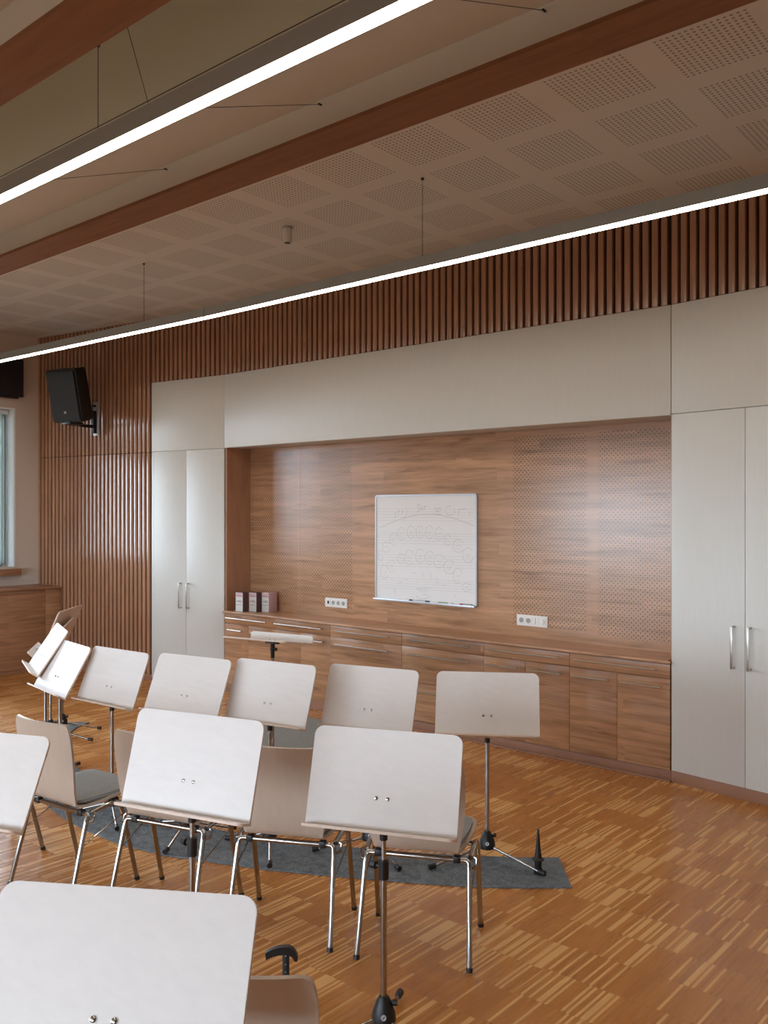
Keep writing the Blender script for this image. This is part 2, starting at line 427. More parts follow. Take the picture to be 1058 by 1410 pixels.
# ------------------------------------------------------------------ white tall cabinets
def c_handle(parent, x, z0, z1, mat):
    b = MB(); w = .0065
    b.box(x-w, x+w, -.040, -.032, z0, z1, .002)
    for z in (z0, z1-.012): b.box(x-w, x+w, -.033, -.0005, z, z+.012, .001)
    return b.build('handle', mat, parent)
def tall(fr, seams, label, x0, x1, zb, z_up, ztop, handles):
    t = thing('tall_cabinet', label, 'cabinet', fr['loc'], fr['rotz'], 'white built-in tall cabinets')
    b = MB(); b.box(x0, x1, .022, .32, zb, ztop); b.build('body', M['white'], t)
    for i, (a, c) in enumerate(zip(seams, seams[1:])):
        b = MB(); b.box(a+.0015, c-.0015, 0, .019, zb, z_up-.002, .001); d = b.build('door', M['white'], t)
        if i in handles: c_handle(d, handles[i][0], handles[i][1], handles[i][2], M['steel'])
    b = MB(); b.box(x0+.0005, x1-.0005, 0, .019, z_up+.002, ztop, .001); b.build('upper_panel', M['white'], t)
    return t
tall(LF, [-.948, -.483, -.002], 'narrow white two-door tall cabinet between the slatted wall and the wooden alcove', -.948, -.001, .03, 2.238, 2.915,
     {0: (-.546, .733, .976), 1: (-.446, .735, .978)})
tall(RF, [.004, .464, .930], 'white two-door tall cabinet with upper panel right of the wooden alcove', .004, .930, .074, 2.247, 2.915,
     {0: (.400, .748, .996), 1: (.496, .748, .996)})
tall(RF, [.932, 1.397, 1.862], 'white tall cabinet beyond the right edge of the photo', .932, 1.862, .074, 2.247, 2.915, {0: (1.333, .748, .996), 1: (1.429, .748, .996)})
# white bulkhead over the alcove
b = MB(); b.box(CLx+.001, CRx-.0005, 0, .30, 2.242, 2.915, .001)
tag(b.build('bulkhead_panel', M['white'], **MF), 'long white panel spanning the top of the wooden alcove', 'panel')
# alcove lining
al = thing('alcove_paneling', 'oak panelling lining the alcove with rows of small round perforations', 'wall paneling', (0, YW, 0))
YB = .303
b = MB(); b.box(CLx+.02, CRx-.004, YB, YB+.02, .72, 2.242); b.build('back_panel', M['perf'], al)
b = MB(); b.box(CLx+.0005, CLx+.02, .012, YB+.02, .742, 2.2415); lab(b.build('side_panel', M['woodv'], al), 'left side panel of the alcove')
b = MB(); b.box(CRx-.004, CRx-.0005, .012, YB+.02, .742, 2.2415); lab(b.build('side_panel', M['woodv'], al), 'right side panel of the alcove')
b = MB(); b.box(-5.5805, -5.5775, YB-.0006, YB, .745, 2.22); b.build('joint_line', M['mbase'], al)

# ------------------------------------------------------------------ base cabinets
ZT, ZD, ZB = .719, .628, .071
def bar_handle(parent, x0, x1, z):
    b = MB(); b.tube([(x0, -.030, z), (x1, -.030, z)], .0055, 8)
    for x in (x0+.03, x1-.03): b.tube([(x, -.030, z), (x, .0, z)], .004, 8)
    return b.build('handle', M['steel'], parent)
def base_unit(label, x0, x1, spec, hx):
    t = thing('base_cabinet', label, 'cabinet', (x0, YW, 0), 0, 'oak base cabinets under the alcove worktop'); W = x1-x0; g = .0013
    b = MB(); b.box(.001, W-.001, .021, YB-.002, ZB, ZT+.002); b.build('body', M['wood'], t)
    b = MB(); b.box(g, W-g, 0, .019, ZD+g, ZT-g, .0008); d = b.build('drawer', M['wood'], t); bar_handle(d, hx[0]-x0, hx[1]-x0, .682)
    if spec == 'drawers':
        for z0, z1, hz in ((.357, ZD, .572), (ZB, .357, .304)):
            b = MB(); b.box(g, W-g, 0, .019, z0+g, z1-g, .0008); d = b.build('drawer', M['wood'], t); bar_handle(d, hx[0]-x0, hx[1]-x0, hz)
    else:
        m = spec-x0
        for a, c, h in ((0, m, hx[2:4]), (m, W, hx[4:6])):
            b = MB(); b.box(a+g, c-g, 0, .019, ZB, ZD-g, .0008); d = b.build('door', M['wood'], t); bar_handle(d, h[0]-x0, h[1]-x0, .575)
    return t
base_unit('oak base cabinet at the left end of the alcove under the leaflet boxes', -6.264, -5.598, -5.934, (-6.215, -5.676, -6.19, -6.0, -5.87, -5.66))
base_unit('oak base cabinet second from the left, under the left socket strip', -5.598, -4.922, -5.269, (-5.564, -4.996, -5.54, -5.33, -5.242, -4.987))
base_unit('oak three-drawer base cabinet under the left edge of the whiteboard', -4.922, -4.168, 'drawers', (-4.848, -4.282))
base_unit('oak three-drawer base cabinet below the right half of the whiteboard', -4.168, -3.418, 'drawers', (-4.092, -3.527))
base_unit('oak base cabinet with drawer over two doors, under the right socket strip', -3.418, -2.744, -3.080, (-3.360, -2.811, -3.385, -3.129, -3.052, -2.795))
base_unit('oak base cabinet at the right end next to the tall white doors', -2.744, -2.064, -2.409, (-2.699, -2.140, -2.715, -2.454, -2.380, -2.115))
b = MB(); b.box(CLx-.012, CRx+.002, -.018, .0, .7225, .741, .003); b.box(CLx+.021, CRx-.021, .0, YB, .7225, .741)
tag(b.build('worktop', M['woodtop'], **MF), 'long thin oak worktop over the base cabinets', 'worktop')

# ------------------------------------------------------------------ whiteboard
WX0, WX1, WZ0, WZ1 = -4.677, -3.668, .925, 1.790
wb = thing('whiteboard', 'whiteboard with printed music staves and faint handwritten seating plan on the alcove wall', 'whiteboard', ((WX0+WX1)/2, YW+YB, WZ0))
w = WX1-WX0; hh = WZ1-WZ0
XZ = Matrix(((1, 0, 0, 0), (0, 0, -1, 0), (0, 1, 0, 0), (0, 0, 0, 1)))   # local xy polygon -> xz plane, +z -> -y
b = MB(); b.prism(rrect(w-.012, hh-.012, .016, y0=.006), .002, .016, XZ); b.build('writing_surface', M['board'], wb)
b = MB(); o_ = rrect(w, hh, .022); i_ = rrect(w-.026, hh-.026, .010, y0=.013)
bm2 = bmesh.new(); rings = []
for z in (0, .022):
    rings.append(([bm2.verts.new((x, y, z)) for x, y in o_], [bm2.verts.new((x, y, z)) for x, y in i_]))
n = len(o_)
for i in range(n):
    j = (i+1) % n
    (O0, I0), (O1, I1) = rings
    bm2.faces.new([O1[i], O1[j], I1[j], I1[i]]); bm2.faces.new([O0[j], O0[i], I0[i], I0[j]])
    bm2.faces.new([O0[i], O0[j], O1[j], O1[i]]); bm2.faces.new([I0[j], I0[i], I1[i], I1[j]])
b.merge(bm2, XZ); b.build('frame', M['silver'], wb)
b = MB(); b.box(-w/2+.004, w/2-.004, -.048, -.0225, .002, .009, .001); b.box(-w/2+.004, w/2-.004, -.051, -.048, .002, .018, .001); b.build('pen_tray', M['silver'], wb)
def bp(cx, cy):   # photo-crop coordinates of the board -> board coordinates (u right, v up)
    u = (cx-68)/907; top = 85-17*u; bot = 1000+50*u; v = (cy-top)/(bot-top)
    return (-w/2+.013+u*(w-.026), hh-.013-v*(hh-.026))
def ribbon(B, pts, t, y=-.0168):
    P = [Vector((p[0], p[1])) for p in pts]
    L = []; R = []
    for i, p in enumerate(P):
        a = P[max(0, i-1)]; c = P[min(len(P)-1, i+1)]; d = (c-a)
        if d.length == 0: d = Vector((1, 0))
        d.normalize(); nn = Vector((-d.y, d.x))*t/2
        L.append(B.bm.verts.new((p.x+nn.x, y, p.y+nn.y))); R.append(B.bm.verts.new((p.x-nn.x, y, p.y-nn.y)))
    for i in range(len(P)-1): B._f([L[i], L[i+1], R[i+1], R[i]])
b = MB()
for k, (ya, yb) in enumerate([((190, 215, 240, 266, 294), 0), ((405, 428, 450, 475, 500), 8), ((605, 630, 655, 680, 705), 10), ((810, 832, 855, 880, 903), 22)]):
    for y in ya: ribbon(b, [bp(78, y+(0 if k else 4)), bp(965, y+(4 if k == 0 else yb*1.2))], .0026, -.0163)
b.build('printed_staves', M['staff'], wb)
b = MB()
def stroke(pts, t=.0034): ribbon(b, [bp(*p) for p in pts], t*.62)
def oval(cx, cy, rx, ry, a0=0, a1=350, t=.003): stroke([(cx+rx*math.cos(rad(a)), cy+ry*math.sin(rad(a))) for a in range(a0, a1+1, 14)], t)
stroke([(100+i*36, 385-145*math.sin(math.pi*(i/24*.86+.04))+i*.0) for i in range(25)], .004)
for cx, cy, rx, ry in [(108, 615, 26, 48), (165, 540, 38, 46), (238, 468, 38, 56), (310, 418, 36, 56), (403, 402, 38, 56), (483, 400, 34, 54), (572, 400, 36, 58), (660, 415, 36, 56), (735, 468, 26, 50), (830, 520, 48, 58), (910, 600, 44, 66),
                       (145, 765, 36, 62), (215, 710, 40, 52), (305, 640, 32, 42), (388, 630, 44, 66), (488, 615, 42, 62), (575, 630, 44, 60), (660, 658, 48, 60), (750, 708, 48, 62), (825, 785, 42, 66), (898, 885, 36, 38)]:
    oval(cx, cy, rx, ry, random.randint(0, 60), 330+random.randint(0, 25))
    m_ = [(cx-rx*.5+i*rx*.2, cy+random.uniform(-.14, .14)*ry) for i in range(6)]; stroke(m_, .0026)
    if ry > 50: stroke([(cx-rx*.3+i*rx*.2, cy+ry*.42+random.uniform(-.1, .1)*ry) for i in range(4)], .0022)
lab(b.build('seating_ovals', M['ink'], wb), 'handwritten ovals with names in two arcs'); b = MB()
# heading strokes: 3/4-like figure, Set, stacked lines, Gr
stroke([(240, 235), (262, 228), (250, 248), (268, 262), (244, 274)], .005); stroke([(278, 240), (290, 205), (300, 212)], .005); stroke([(322, 200), (320, 240)], .005)
stroke([(345, 180), (352, 180), (368, 215), (352, 250), (340, 285), (356, 288)], .003)
stroke([(492, 165), (472, 150), (460, 165), (478, 190), (482, 210), (466, 222), (458, 212)], .005); stroke([(497, 194), (513, 190), (508, 178), (498, 181), (495, 195), (503, 206), (514, 200)], .004); stroke([(526, 165), (528, 200)], .004); stroke([(515, 172), (548, 168)], .004)
stroke([(612, 188), (680, 184)], .004); stroke([(625, 210), (680, 206)], .004); stroke([(615, 232), (650, 244), (680, 232)], .004); stroke([(640, 206), (655, 232)], .004)
stroke([(760, 160), (722, 175), (715, 220), (745, 248), (785, 238)], .004); stroke([(790, 200), (800, 235)], .003); stroke([(825, 245), (830, 200), (860, 192), (890, 190)], .004); stroke([(920, 225), (922, 245)], .004)
stroke([(415, 770), (445, 765)]); stroke([(510, 760), (515, 805)]); stroke([(575, 760), (590, 770), (578, 790), (592, 812), (574, 820)]); stroke([(625, 810), (655, 815), (630, 850), (655, 862)]); stroke([(700, 860), (718, 880)])
stroke([(445, 905), (590, 900)]); stroke([(480, 905), (490, 940), (505, 915), (520, 942), (545, 910), (555, 940)], .004); oval(515, 955, 70, 45, 10, 170); stroke([(505, 960), (560, 962)])
stroke([(285, 865), (320, 850)]); stroke([(340, 830), (370, 822)]); stroke([(240, 915), (255, 960)]); stroke([(790, 950), (800, 975)])
lab(b.build('handwriting', M['ink'], wb), 'faint grey handwritten heading and notes')
for cx, cols, ln, lb in [(383, ('plastw', 'blue'), .095, 'white marker pen lying leftmost in the whiteboard tray'), (525, ('silver', 'blue'), .13, 'silver marker pen with dark cap in the middle of the whiteboard tray'),
                         (630, ('plastw', 'plastw'), .075, 'plain white marker pen right of the middle of the whiteboard tray'), (730, ('green', 'plastw'), .12, 'pale green marker pen in the whiteboard tray'), (905, ('grey', 'red'), .11, 'grey marker pen with red cap at the right end of the whiteboard tray')]:
    x = (WX0+WX1)/2-w/2+.013+(cx-68)/907*(w-.026)
    t = thing('marker_pen', lb, 'marker pen', (x, YW+YB-.0355, WZ0+.0182), 0, 'marker pens in the whiteboard tray')
    s = -1 if cols[1] == 'red' else 1
    b = MB(); b.tube([(-s*ln/2, 0, 0), (s*ln*.22, 0, 0)], .0085, 10); b.build('barrel', M[cols[0]], t)
    b = MB(); b.tube([(s*ln*.22, 0, 0), (s*ln/2, 0, 0)], [.0092, .0078], 10); b.build('cap', M[cols[1]], t)

# ------------------------------------------------------------------ socket strips
def sockets(x0, x1, kinds, label):
    t = thing('socket_strip', label, 'power socket', ((x0+x1)/2, YW+YB, .826), 0, 'white socket strips in the alcove'); W = x1-x0
    b = MB(); b.prism(rrect(W, .078, .004), 0, .010, XZ); b.build('cover_frame', M['plastw'], t)
    p = (W-.02)/4
    for i, kd in enumerate(kinds):
        cx = -W/2+.01+p*(i+.5)
        b = MB(); b.prism([(x+cx, y+.039-.027) for x, y in rrect(p-.006, .054, .003)], .0101, .0125, XZ); ins = b.build({'s': 'socket_insert', 'd': 'data_insert', 'k': 'rocker_switch', 'r': 'dimmer_insert'}[kd], M['plastw'], t)
        c = MB()
        if kd == 's': c.lathe((cx, -.0126, .039), [(.0185, 0), (.0185, .0008)], 20, Matrix.Rotation(rad(90), 3, 'X')); c.build('plug_well', M['grey'], ins)
        elif kd == 'd': c.box(cx-.010, cx+.010, -.0132, -.0126, .026, .052); c.build('data_port', M['black'], ins)
        elif kd == 'r': c.lathe((cx, -.0126, .039), [(.017, 0), (.016, .006)], 20, Matrix.Rotation(rad(90), 3, 'X')); c.build('dial', M['plastw'], ins)
        else: c.box(cx-.002, cx+.002, -.0132, -.0126, .016, .062); c.build('rocker_gap', M['grey'], ins)
sockets(-5.261, -5.004, 'dsss', 'white four-gang socket strip left of the whiteboard with black data port')
sockets(-3.324, -3.073, 'sskr', 'white four-gang strip right of the whiteboard with two sockets, switch and dial')

# ------------------------------------------------------------------ leaflet boxes
for x, y, wd, dp, side, lb in [(-6.090, 5.215, .098, .060, 'purple', 'small printed card box nearest the alcove side, leftmost of three'),
                               (-5.985, 5.285, .098, .060, 'purple', 'middle of three small printed card boxes on the worktop'),
                               (-5.882, 5.345, .092, .10, 'pink', 'rightmost small printed card box showing its pink side')]:
    t = thing('card_box', lb, 'box', (x, y, .7415), 0, 'printed card boxes on the worktop')
    b = MB(); b.box(-wd/2, wd/2, 0, dp, 0, .175, .001); b.build('carton', M[side], t)
    b = MB(); b.box(-wd/2+.001, wd/2-.001, -.0008, 0, .002, .173); lb_ = b.build('front_print', M['card'], t)
    b = MB(); b.box(-wd/2+.004, wd/2-.004, -.0014, -.0008, .135, .170); b.build('pink_header', M['pink'], lb_)
    b = MB(); ribbon(b, [(-wd*.38+i*wd*.07, .143+.004*math.sin(i*2.1)) for i in range(12)], .0045, -.0018)
    ribbon(b, [(-wd*.4, .094), (-wd*.1, .096), (wd*.15, .104), (wd*.3, .100), (wd*.36, .090), (wd*.1, .088), (-wd*.1, .092)], .006, -.0012)
    ribbon(b, [(-wd*.36, .062), (wd*.36, .064)], .004, -.0012); b.build('printed_lines', M['mauve'], lb_)

# ------------------------------------------------------------------ wall loudspeaker
sp = thing('loudspeaker', 'black loudspeaker tilted down on a bracket on the slatted wall', 'speaker', (-7.945, 4.905, 2.42), A8)
T = Matrix.Translation((.0, -.29, .395)) @ Matrix.Rotation(rad(14), 4, 'Z') @ Matrix.Rotation(rad(14), 4, 'X') @ Matrix.Diagonal((1, 1, .96, 1))
b = MB(); poly = [(-.175, -.14), (.175, -.14), (.165, .02), (.10, .14), (-.10, .14), (-.165, .02)]
bmx = bmesh.new(); A = [bmx.verts.new((x, y, -.27)) for x, y in poly]; B_ = [bmx.verts.new((x, y, .27)) for x, y in poly]
bmx.faces.new(A[::-1]); bmx.faces.new(B_)
for i in range(6): bmx.faces.new([A[i], A[(i+1) % 6], B_[(i+1) % 6], B_[i]])
bmesh.ops.bevel(bmx, geom=bmx.edges[:], offset=.014, segments=3, affect='EDGES'); b.merge(bmx, T); cab = b.build('cabinet', M['black'], sp)
b = MB(); g = bmesh.new(); bmesh.ops.create_cube(g, size=1)
for v in g.verts: v.co = Vector((v.co.x*.318, v.co.y*.012-.143, v.co.z*.50))
bmesh.ops.bevel(g, geom=g.edges[:], offset=.005, segments=2, affect='EDGES'); b.merge(g, T); gr = b.build('grille', M['blackm'], sp)
b = MB(); g = bmesh.new(); bmesh.ops.create_cone(g, cap_ends=True, segments=16, radius1=.014, radius2=.014, depth=.004)
b.merge(g, T @ Matrix.Translation((.0, -.151, -.165)) @ Matrix.Rotation(rad(90), 4, 'X')); b.build('badge', M['grey'], gr)
br = MB(); br.box(-.035, .035, -.008, .0, .01, .35, .002); brk = br.build('bracket_plate', M['silver'], sp)
b = MB(); b.box(-.022, .022, -.045, -.008, .03, .26, .004); b.tube([(0, -.03, .10), (-.02, -.16, .10), (-.03, -.30, .115)], .016, 8); b.box(-.07, .05, -.36, -.20, .095, .125, .004); b.tube([(0, -.01, .31), (.0, -.045, .31)], .012, 10); b.build('bracket_arm', M['black'], sp)

# ------------------------------------------------------------------ left side cabinet along the window wall
def side_unit(y0, y1, label, doors):
    X1 = -8.544
    t = thing('side_cabinet', label, 'cabinet', (X1, y0, 0), 0, 'low oak cabinets under the windows'); L = y1-y0
    b = MB(); b.box(XL-X1+.002, -.021, .001, L-.001, .045, .848); b.box(XL-X1+.002, -.03, .001, L-.001, 0, .045); b.build('body', M['woody'], t)
    for a, c, h in doors:
        b = MB(); b.box(-.019, 0, a+.0015, c-.0015, .045, .846, .001); d = b.build('door' if h else 'filler_panel', M['woody'], t)
        if h:
            b = MB(); b.tube([(.030, a+.05, .818), (.030, c-.05, .818)], .0055, 8)
            for yy in (a+.08, c-.08): b.tube([(.030, yy, .818), (0, yy, .818)], .004, 8)
            b.build('handle', M['mbase'], d)
    return t
side_unit(4.10, 4.860, 'low oak cabinet in the corner beside the slatted wall', [(0, .584, 1), (.584, .760, 0)])
side_unit(3.40, 4.10, 'low oak cabinet under the window beyond the left edge of the photo', [(0, .35, 1), (.35, .70, 1)])
b = MB(); b.box(XL+.001, -8.520, 3.38, 4.862, .849, .869, .003)
tag(b.build('side_worktop', M['woody']), 'thin oak worktop on the low corner cabinet below the window', 'worktop')

# ------------------------------------------------------------------ pendant linear lamps
def lamp(label, p0, p1, zb, zt, wires, vwires=(), edge_line=False):
    mx, my = (p0[0]+p1[0])/2, (p0[1]+p1[1])/2
    L = math.hypot(p1[0]-p0[0], p1[1]-p0[1]); ang = math.atan2(p1[1]-p0[1], p1[0]-p0[0])
    t = thing('linear_pendant_lamp', label, 'ceiling lamp', (mx, my, zb), ang, 'linear pendant lamps')
    H = zt-zb; W = .034
    b = MB(); b.box(-L/2, L/2, -W, -W+.003, 0, H); b.box(-L/2, L/2, W-.003, W, 0, H); b.box(-L/2, L/2, -W+.003, W-.003, H-.003, H)
    for s in (-1, 1): b.box(s*L/2-(.004 if s > 0 else 0), s*L/2+(.004 if s < 0 else 0), -W+.003, W-.003, .0, H-.003)
    b.build('housing', M['alu'], t)
    b = MB(); b.box(-L/2+.004, L/2-.004, -W+.0032, W-.0032, .0, .008); b.build('diffuser', M['lamp'], t)
    R = Matrix.Rotation(-ang, 3, 'Z')
    def loc(p): return R @ (Vector(p)-Vector((mx, my, zb)))
    for x, y, zc in wires:
        b = MB(); a = loc((x, y, zt)); c = loc((x, y, zc)); b.tube([a, c], .0016, 6); b.lathe(c-Vector((0, 0, .014)), [(.003, 0), (.009, .004), (.009, .014)], 12); b.lathe(a, [(.006, 0), (.006, .01), (.003, .016)], 10)
        b.build('suspension_wire', M['dbox'], t)
    for x, ya, yb, zz in vwires:
        y = my
        b = MB(); b.tube([loc((x, ya, zz)), loc((x, y, zt)), loc((x, yb, zz))], .0015, 6)
        for q in ((x, ya, zz), (x, yb, zz)): b.tube([loc(q)-Vector((0, .01, 0)), loc(q)+Vector((0, .01, 0))], .005, 8)
        b.build('suspension_wire', M['dbox'], t)
    if edge_line:
        b = MB(); b.tube([(-L/2, -W-.002, H+.008), (L/2, -W-.002, H+.008)], .002, 6); b.build('dark_edge_line', M['dbox'], t)  # thin dark line just above the housing's near top edge
    return t
lamp('long linear pendant lamp nearer the camera, hung on V-shaped wires in the ceiling recess', (-6.6, 2.10), (.4, 2.10), 3.217, 3.293, [(-3.386, 2.10, 3.69)],
     [(x, 1.962, 3.093, 3.67) for x in (-4.27, -3.005, -1.75, -.49)], edge_line=True)
lamp('right-hand linear pendant lamp running in front of the wood slats', (-4.893, 3.9), (.3, 3.9), 3.024, 3.087, [(-2.983, 3.9, ZC), (-.4, 3.9, ZC)])
lamp('left-hand linear pendant lamp, end to end with the longer one, toward the window wall', (-8.55, 3.798), (-4.899, 3.9), 3.024, 3.087, [(-5.628, 3.8795, ZC), (-8.2, 3.808, ZC)])
lamp('unseen linear pendant lamp added behind the camera to brighten the music desks', (-6.6, -.70), (.4, -.70), 3.217, 3.293, [(-5.0, -.70, 3.69), (-1.2, -.70, 3.69)])  # unseen lamp added behind the camera to brighten the desks
lamp('unseen linear pendant lamp added farthest behind the camera for more light', (-6.6, -2.95), (.4, -2.95), 3.217, 3.293, [(-5.0, -2.95, 3.69), (-1.2, -2.95, 3.69)])  # second unseen lamp, likewise added for extra light from above
t = thing('ceiling_sensor', 'small pale cylinder hanging from the perforated ceiling', 'ceiling spotlight', (-4.181, 3.996, ZC))
b = MB(); b.lathe((0, 0, -.012), [(.034, 0), (.036, .006), (.036, .012)], 20); b.build('mount', M['alu'], t)
b = MB(); b.lathe((0, 0, -.105), [(.022, 0), (.026, .004), (.027, .01), (.027, .094)], 20); bd = b.build('cylinder_body', M['plaster'], t)
b = MB(); b.lathe((0, 0, -.1075), [(.020, 0), (.020, .002)], 16); b.build('lens', M['black'], bd)

# ------------------------------------------------------------------ rug and mat
outer = [(-1.81, 3.444), (-1.98, 3.30), (-2.151, 3.169), (-2.428, 3.005), (-2.724, 2.847), (-2.97, 2.72), (-3.211, 2.619), (-3.465, 2.518), (-3.757, 2.455), (-4.086, 2.45), (-4.35, 2.475), (-4.6, 2.525), (-5.0, 2.62), (-5.4, 2.78), (-5.75, 2.98), (-6.08, 3.24), (-6.35, 3.55)]
inner = [(-2.013, 3.70), (-2.15, 3.585), (-2.314, 3.471), (-2.60, 3.29), (-2.891, 3.14), (-3.2, 3.00), (-3.5, 2.90), (-3.85, 2.83), (-4.2, 2.81), (-4.55, 2.85), (-4.92, 2.955), (-5.2, 3.045), (-5.426, 3.144), (-5.747, 3.313), (-5.95, 3.46), (-6.05, 3.57), (-6.12, 3.72)]
b = MB(); n = len(outer)
for z, fl in ((.001, 0), (.007, 1)):
    pass
bo = bmesh.new(); top = []; bot = []
for z, L in ((.0012, bot), (.0075, top)):
    for (ox, oy), (ix, iy) in zip(outer, inner): L.append((bo.verts.new((ox, oy, z)), bo.verts.new((ix, iy, z))))
for i in range(n-1):
    bo.faces.new([top[i][0], top[i][1], top[i+1][1], top[i+1][0]]); bo.faces.new([bot[i][0], bot[i+1][0], bot[i+1][1], bot[i][1]])
    bo.faces.new([bot[i][0], top[i][0], top[i+1][0], bot[i+1][0]]); bo.faces.new([bot[i][1], bot[i+1][1], top[i+1][1], top[i][1]])
bo.faces.new([bot[0][0], bot[0][1], top[0][1], top[0][0]]); bo.faces.new([bot[-1][0], top[-1][0], top[-1][1], bot[-1][1]])
b.merge(bo); tag(b.build('curved_rug', M['rug']), 'dark grey curved felt rug strip under the back row of music stands', 'rug')
b = MB(); b.prism(rrect(1.45, 1.64, .02, x0=-4.98, y0=3.30), .0012, .008)
tag(b.build('floor_mat', M['mat']), 'lighter grey mat on the floor in front of the base cabinets', 'mat')

# ------------------------------------------------------------------ music stands
DW, DH, DL = .486, .300, .048
STANDS = [
 # c(x,y,z), yaw, tilt, clamp z (None = hidden at desk), foot target, label
 ((-1.285, .785, .707), 31.8, 62.3, .56, (-1.2, 1.15), 'largest music stand at the bottom left, nearest the camera'),
 ((-2.843, 1.262, .644), 22.7, 62.1, .55, (-2.6, 1.6), 'music stand cut off by the left edge, in front of the grey-seated chair'),
 ((-2.213, 1.668, .716), 15.9, 73.0, .60, (-2.0, 1.95), 'near-row music stand covering a chair, left of the centre one'),
 ((-1.715, 2.024, .676), 23.2, 71.7, .545, (-1.833, 2.262), 'near-row centre music stand, its black hub showing at the bottom edge'),
 ((-4.139, 2.600, .621), 3.8, 68.3, None, (-3.958, 2.560), 'leftmost pinkish music stand of the back row, right of the two bright tilted ones'),
 ((-3.585, 2.677, .634), 10.2, 66.6, None, (-3.522, 2.60), 'second music stand of the back row, in front of the white cabinet doors'),
 ((-3.144, 2.846, .628), 10.4, 70.6, None, (-3.018, 2.770), 'third music stand of the back row, below the flat-tilted stand'),
 ((-2.737, 3.126, .609), 14.3, 71.6, None, (-2.95, 3.0), 'fourth music stand of the back row, under the three-drawer cabinets'),
 ((-2.226, 3.404, .608), 31.9, 66.3, None, (-1.965, 3.462), 'rightmost music stand of the back row with its tripod standing on the rug end'),
 ((-4.609, 2.546, .634), -9.3, 60.4, None, (-4.754, 2.998), 'bright white tilted music stand with two screws, lower of the pair at the left'),
 ((-5.016, 2.669, .695), -22.2, 55.9, None, (-5.173, 3.133), 'bright white music stand seen almost edge-on at the far left, its ledge sticking out'),
 ((-5.9475, 3.204, .645), -36.6, 45.0, None, (-5.585, 3.423), 'music stand seen exactly edge-on, only a thin rim showing behind the bright one'),
 ((-6.042, 3.387, .658), -50.1, 67.1, None, (-5.84, 3.639), 'music stand showing its brown back in front of the slatted wall'),
 ((-4.090, 3.850, .822), -169.0, 10.0, None, (-4.05, 3.55), 'conductor music stand tilted almost flat in front of the base cabinets'),
]
def music_stand(c, yaw, tilt, zcl, foot, label):
    yaw = rad(yaw); tilt = rad(tilt); c = Vector(c)
    r = Vector((math.cos(yaw), math.sin(yaw), 0)); bb = Vector((-math.sin(yaw), math.cos(yaw), 0))
    u = bb*math.cos(tilt)+Vector((0, 0, math.sin(tilt))); nn = -bb*math.sin(tilt)+Vector((0, 0, math.cos(tilt)))
    bk = .020 if tilt > .5 else .0
    base = c+u*DH*.3+bb*bk; base.z = 0
    t = thing('music_stand', label, 'music stand', base, 0, 'music stands with white wooden desks')
    m = Matrix((( r.x, u.x, nn.x, c.x-base.x), (r.y, u.y, nn.y, c.y-base.y), (r.z, u.z, nn.z, c.z), (0, 0, 0, 1)))
    b = MB(); b.prism(rrect(DW, DH, .030, (0, 0, 1, 1)), -.0085, -.0004, m, side=1); b.mi = 0
    b.mi = 2; b.prism(rrect(DW-.004, DH-.004, .029, (0, 0, 1, 1), y0=.002), -.0095, -.0085, m); b.mi = 0
    b.prism(rrect(DW-.002, DH-.002, .029, (0, 0, 1, 1), y0=.001), -.0004, 0, m)
    desk = b.build('desk_panel', [M['desk'], M['ply'], M['deskback']], t)
    m2 = m @ Matrix(((1, 0, 0, 0), (0, 0, -1, 0), (0, 1, 0, 0), (0, 0, 0, 1)))   # local y -> normal direction
    b = MB(); b.prism(rrect(DW, DL+.009, .020, (0, 0, 1, 1), y0=-.009), .0, .008, m2, side=1); b.build('ledge', [M['desk'], M['ply']], t)
    for s in (-1, 1):
        b = MB(); b.lathe((0, 0, 0), [(.0062, 0), (.0056, .002), (.003, .0032)], 14); b.bm.transform(m @ Matrix.Translation((s*.019, DH*.31, .0003))); b.build('screw', M['chrome'], desk)
    top = c+u*DH*.3-nn*.012-base
    b = MB(); bmx = bmesh.new(); bmesh.ops.create_cube(bmx, size=1)
    for v in bmx.verts: v.co = Vector((v.co.x*.075, v.co.y*.06+DH*.3, v.co.z*.012-.0158))
    bmesh.ops.bevel(bmx, geom=bmx.edges[:], offset=.003, segments=2, affect='EDGES'); b.merge(bmx, m)
    zt = max(.1, c.z+.010)
    if tilt < .5: zt = top.z-.045
    b.tube([top, Vector((0, 0, zt+.02))], .014, 10); b.tube([Vector((0, 0, zt+.03)), Vector((0, 0, zt-.055))], [.015, .0125], 12)
    kn = r*.03; b.tube([Vector((0, 0, zt))-kn, Vector((0, 0, zt))+kn*.5], [.011, .009], 10)
    b.build('tilt_joint', M['black'], t)
    zj = zcl if zcl else zt-.05
    b = MB(); b.tube([(0, 0, .10), (0, 0, zj)], .0105, 12)
    if zcl: b.tube([(0, 0, zj-.02), (0, 0, zt)], .0078, 12)
    b.build('pole', M['chrome'], t)
    if zcl:
        b = MB(); b.tube([(0, 0, zj-.035), (0, 0, zj+.022)], .0165, 12); d = -r*.8+bb*.3; d.normalize(); b.tube([Vector((0, 0, zj)), Vector((0, 0, zj))+d*.045], [.006, .006], 8); b.tube([Vector((0, 0, zj))+d*.03, Vector((0, 0, zj))+d*.048], [.013, .013], 8)
        b.build('height_clamp', M['black'], t)
    b = MB(); b.lathe((0, 0, .078), [(.038, 0), (.039, .006), (.036, .030), (.025, .060), (.0145, .078)], 18)
    b.tube([(0, 0, .135), (.036*math.cos(.6), .036*math.sin(.6), .137)], .005, 8); b.tube([(.028*math.cos(.6), .028*math.sin(.6), .137), (.043*math.cos(.6), .043*math.sin(.6), .137)], .010, 8)
    hub = b.build('hub', M['black'], t); hub.location.z = -.010
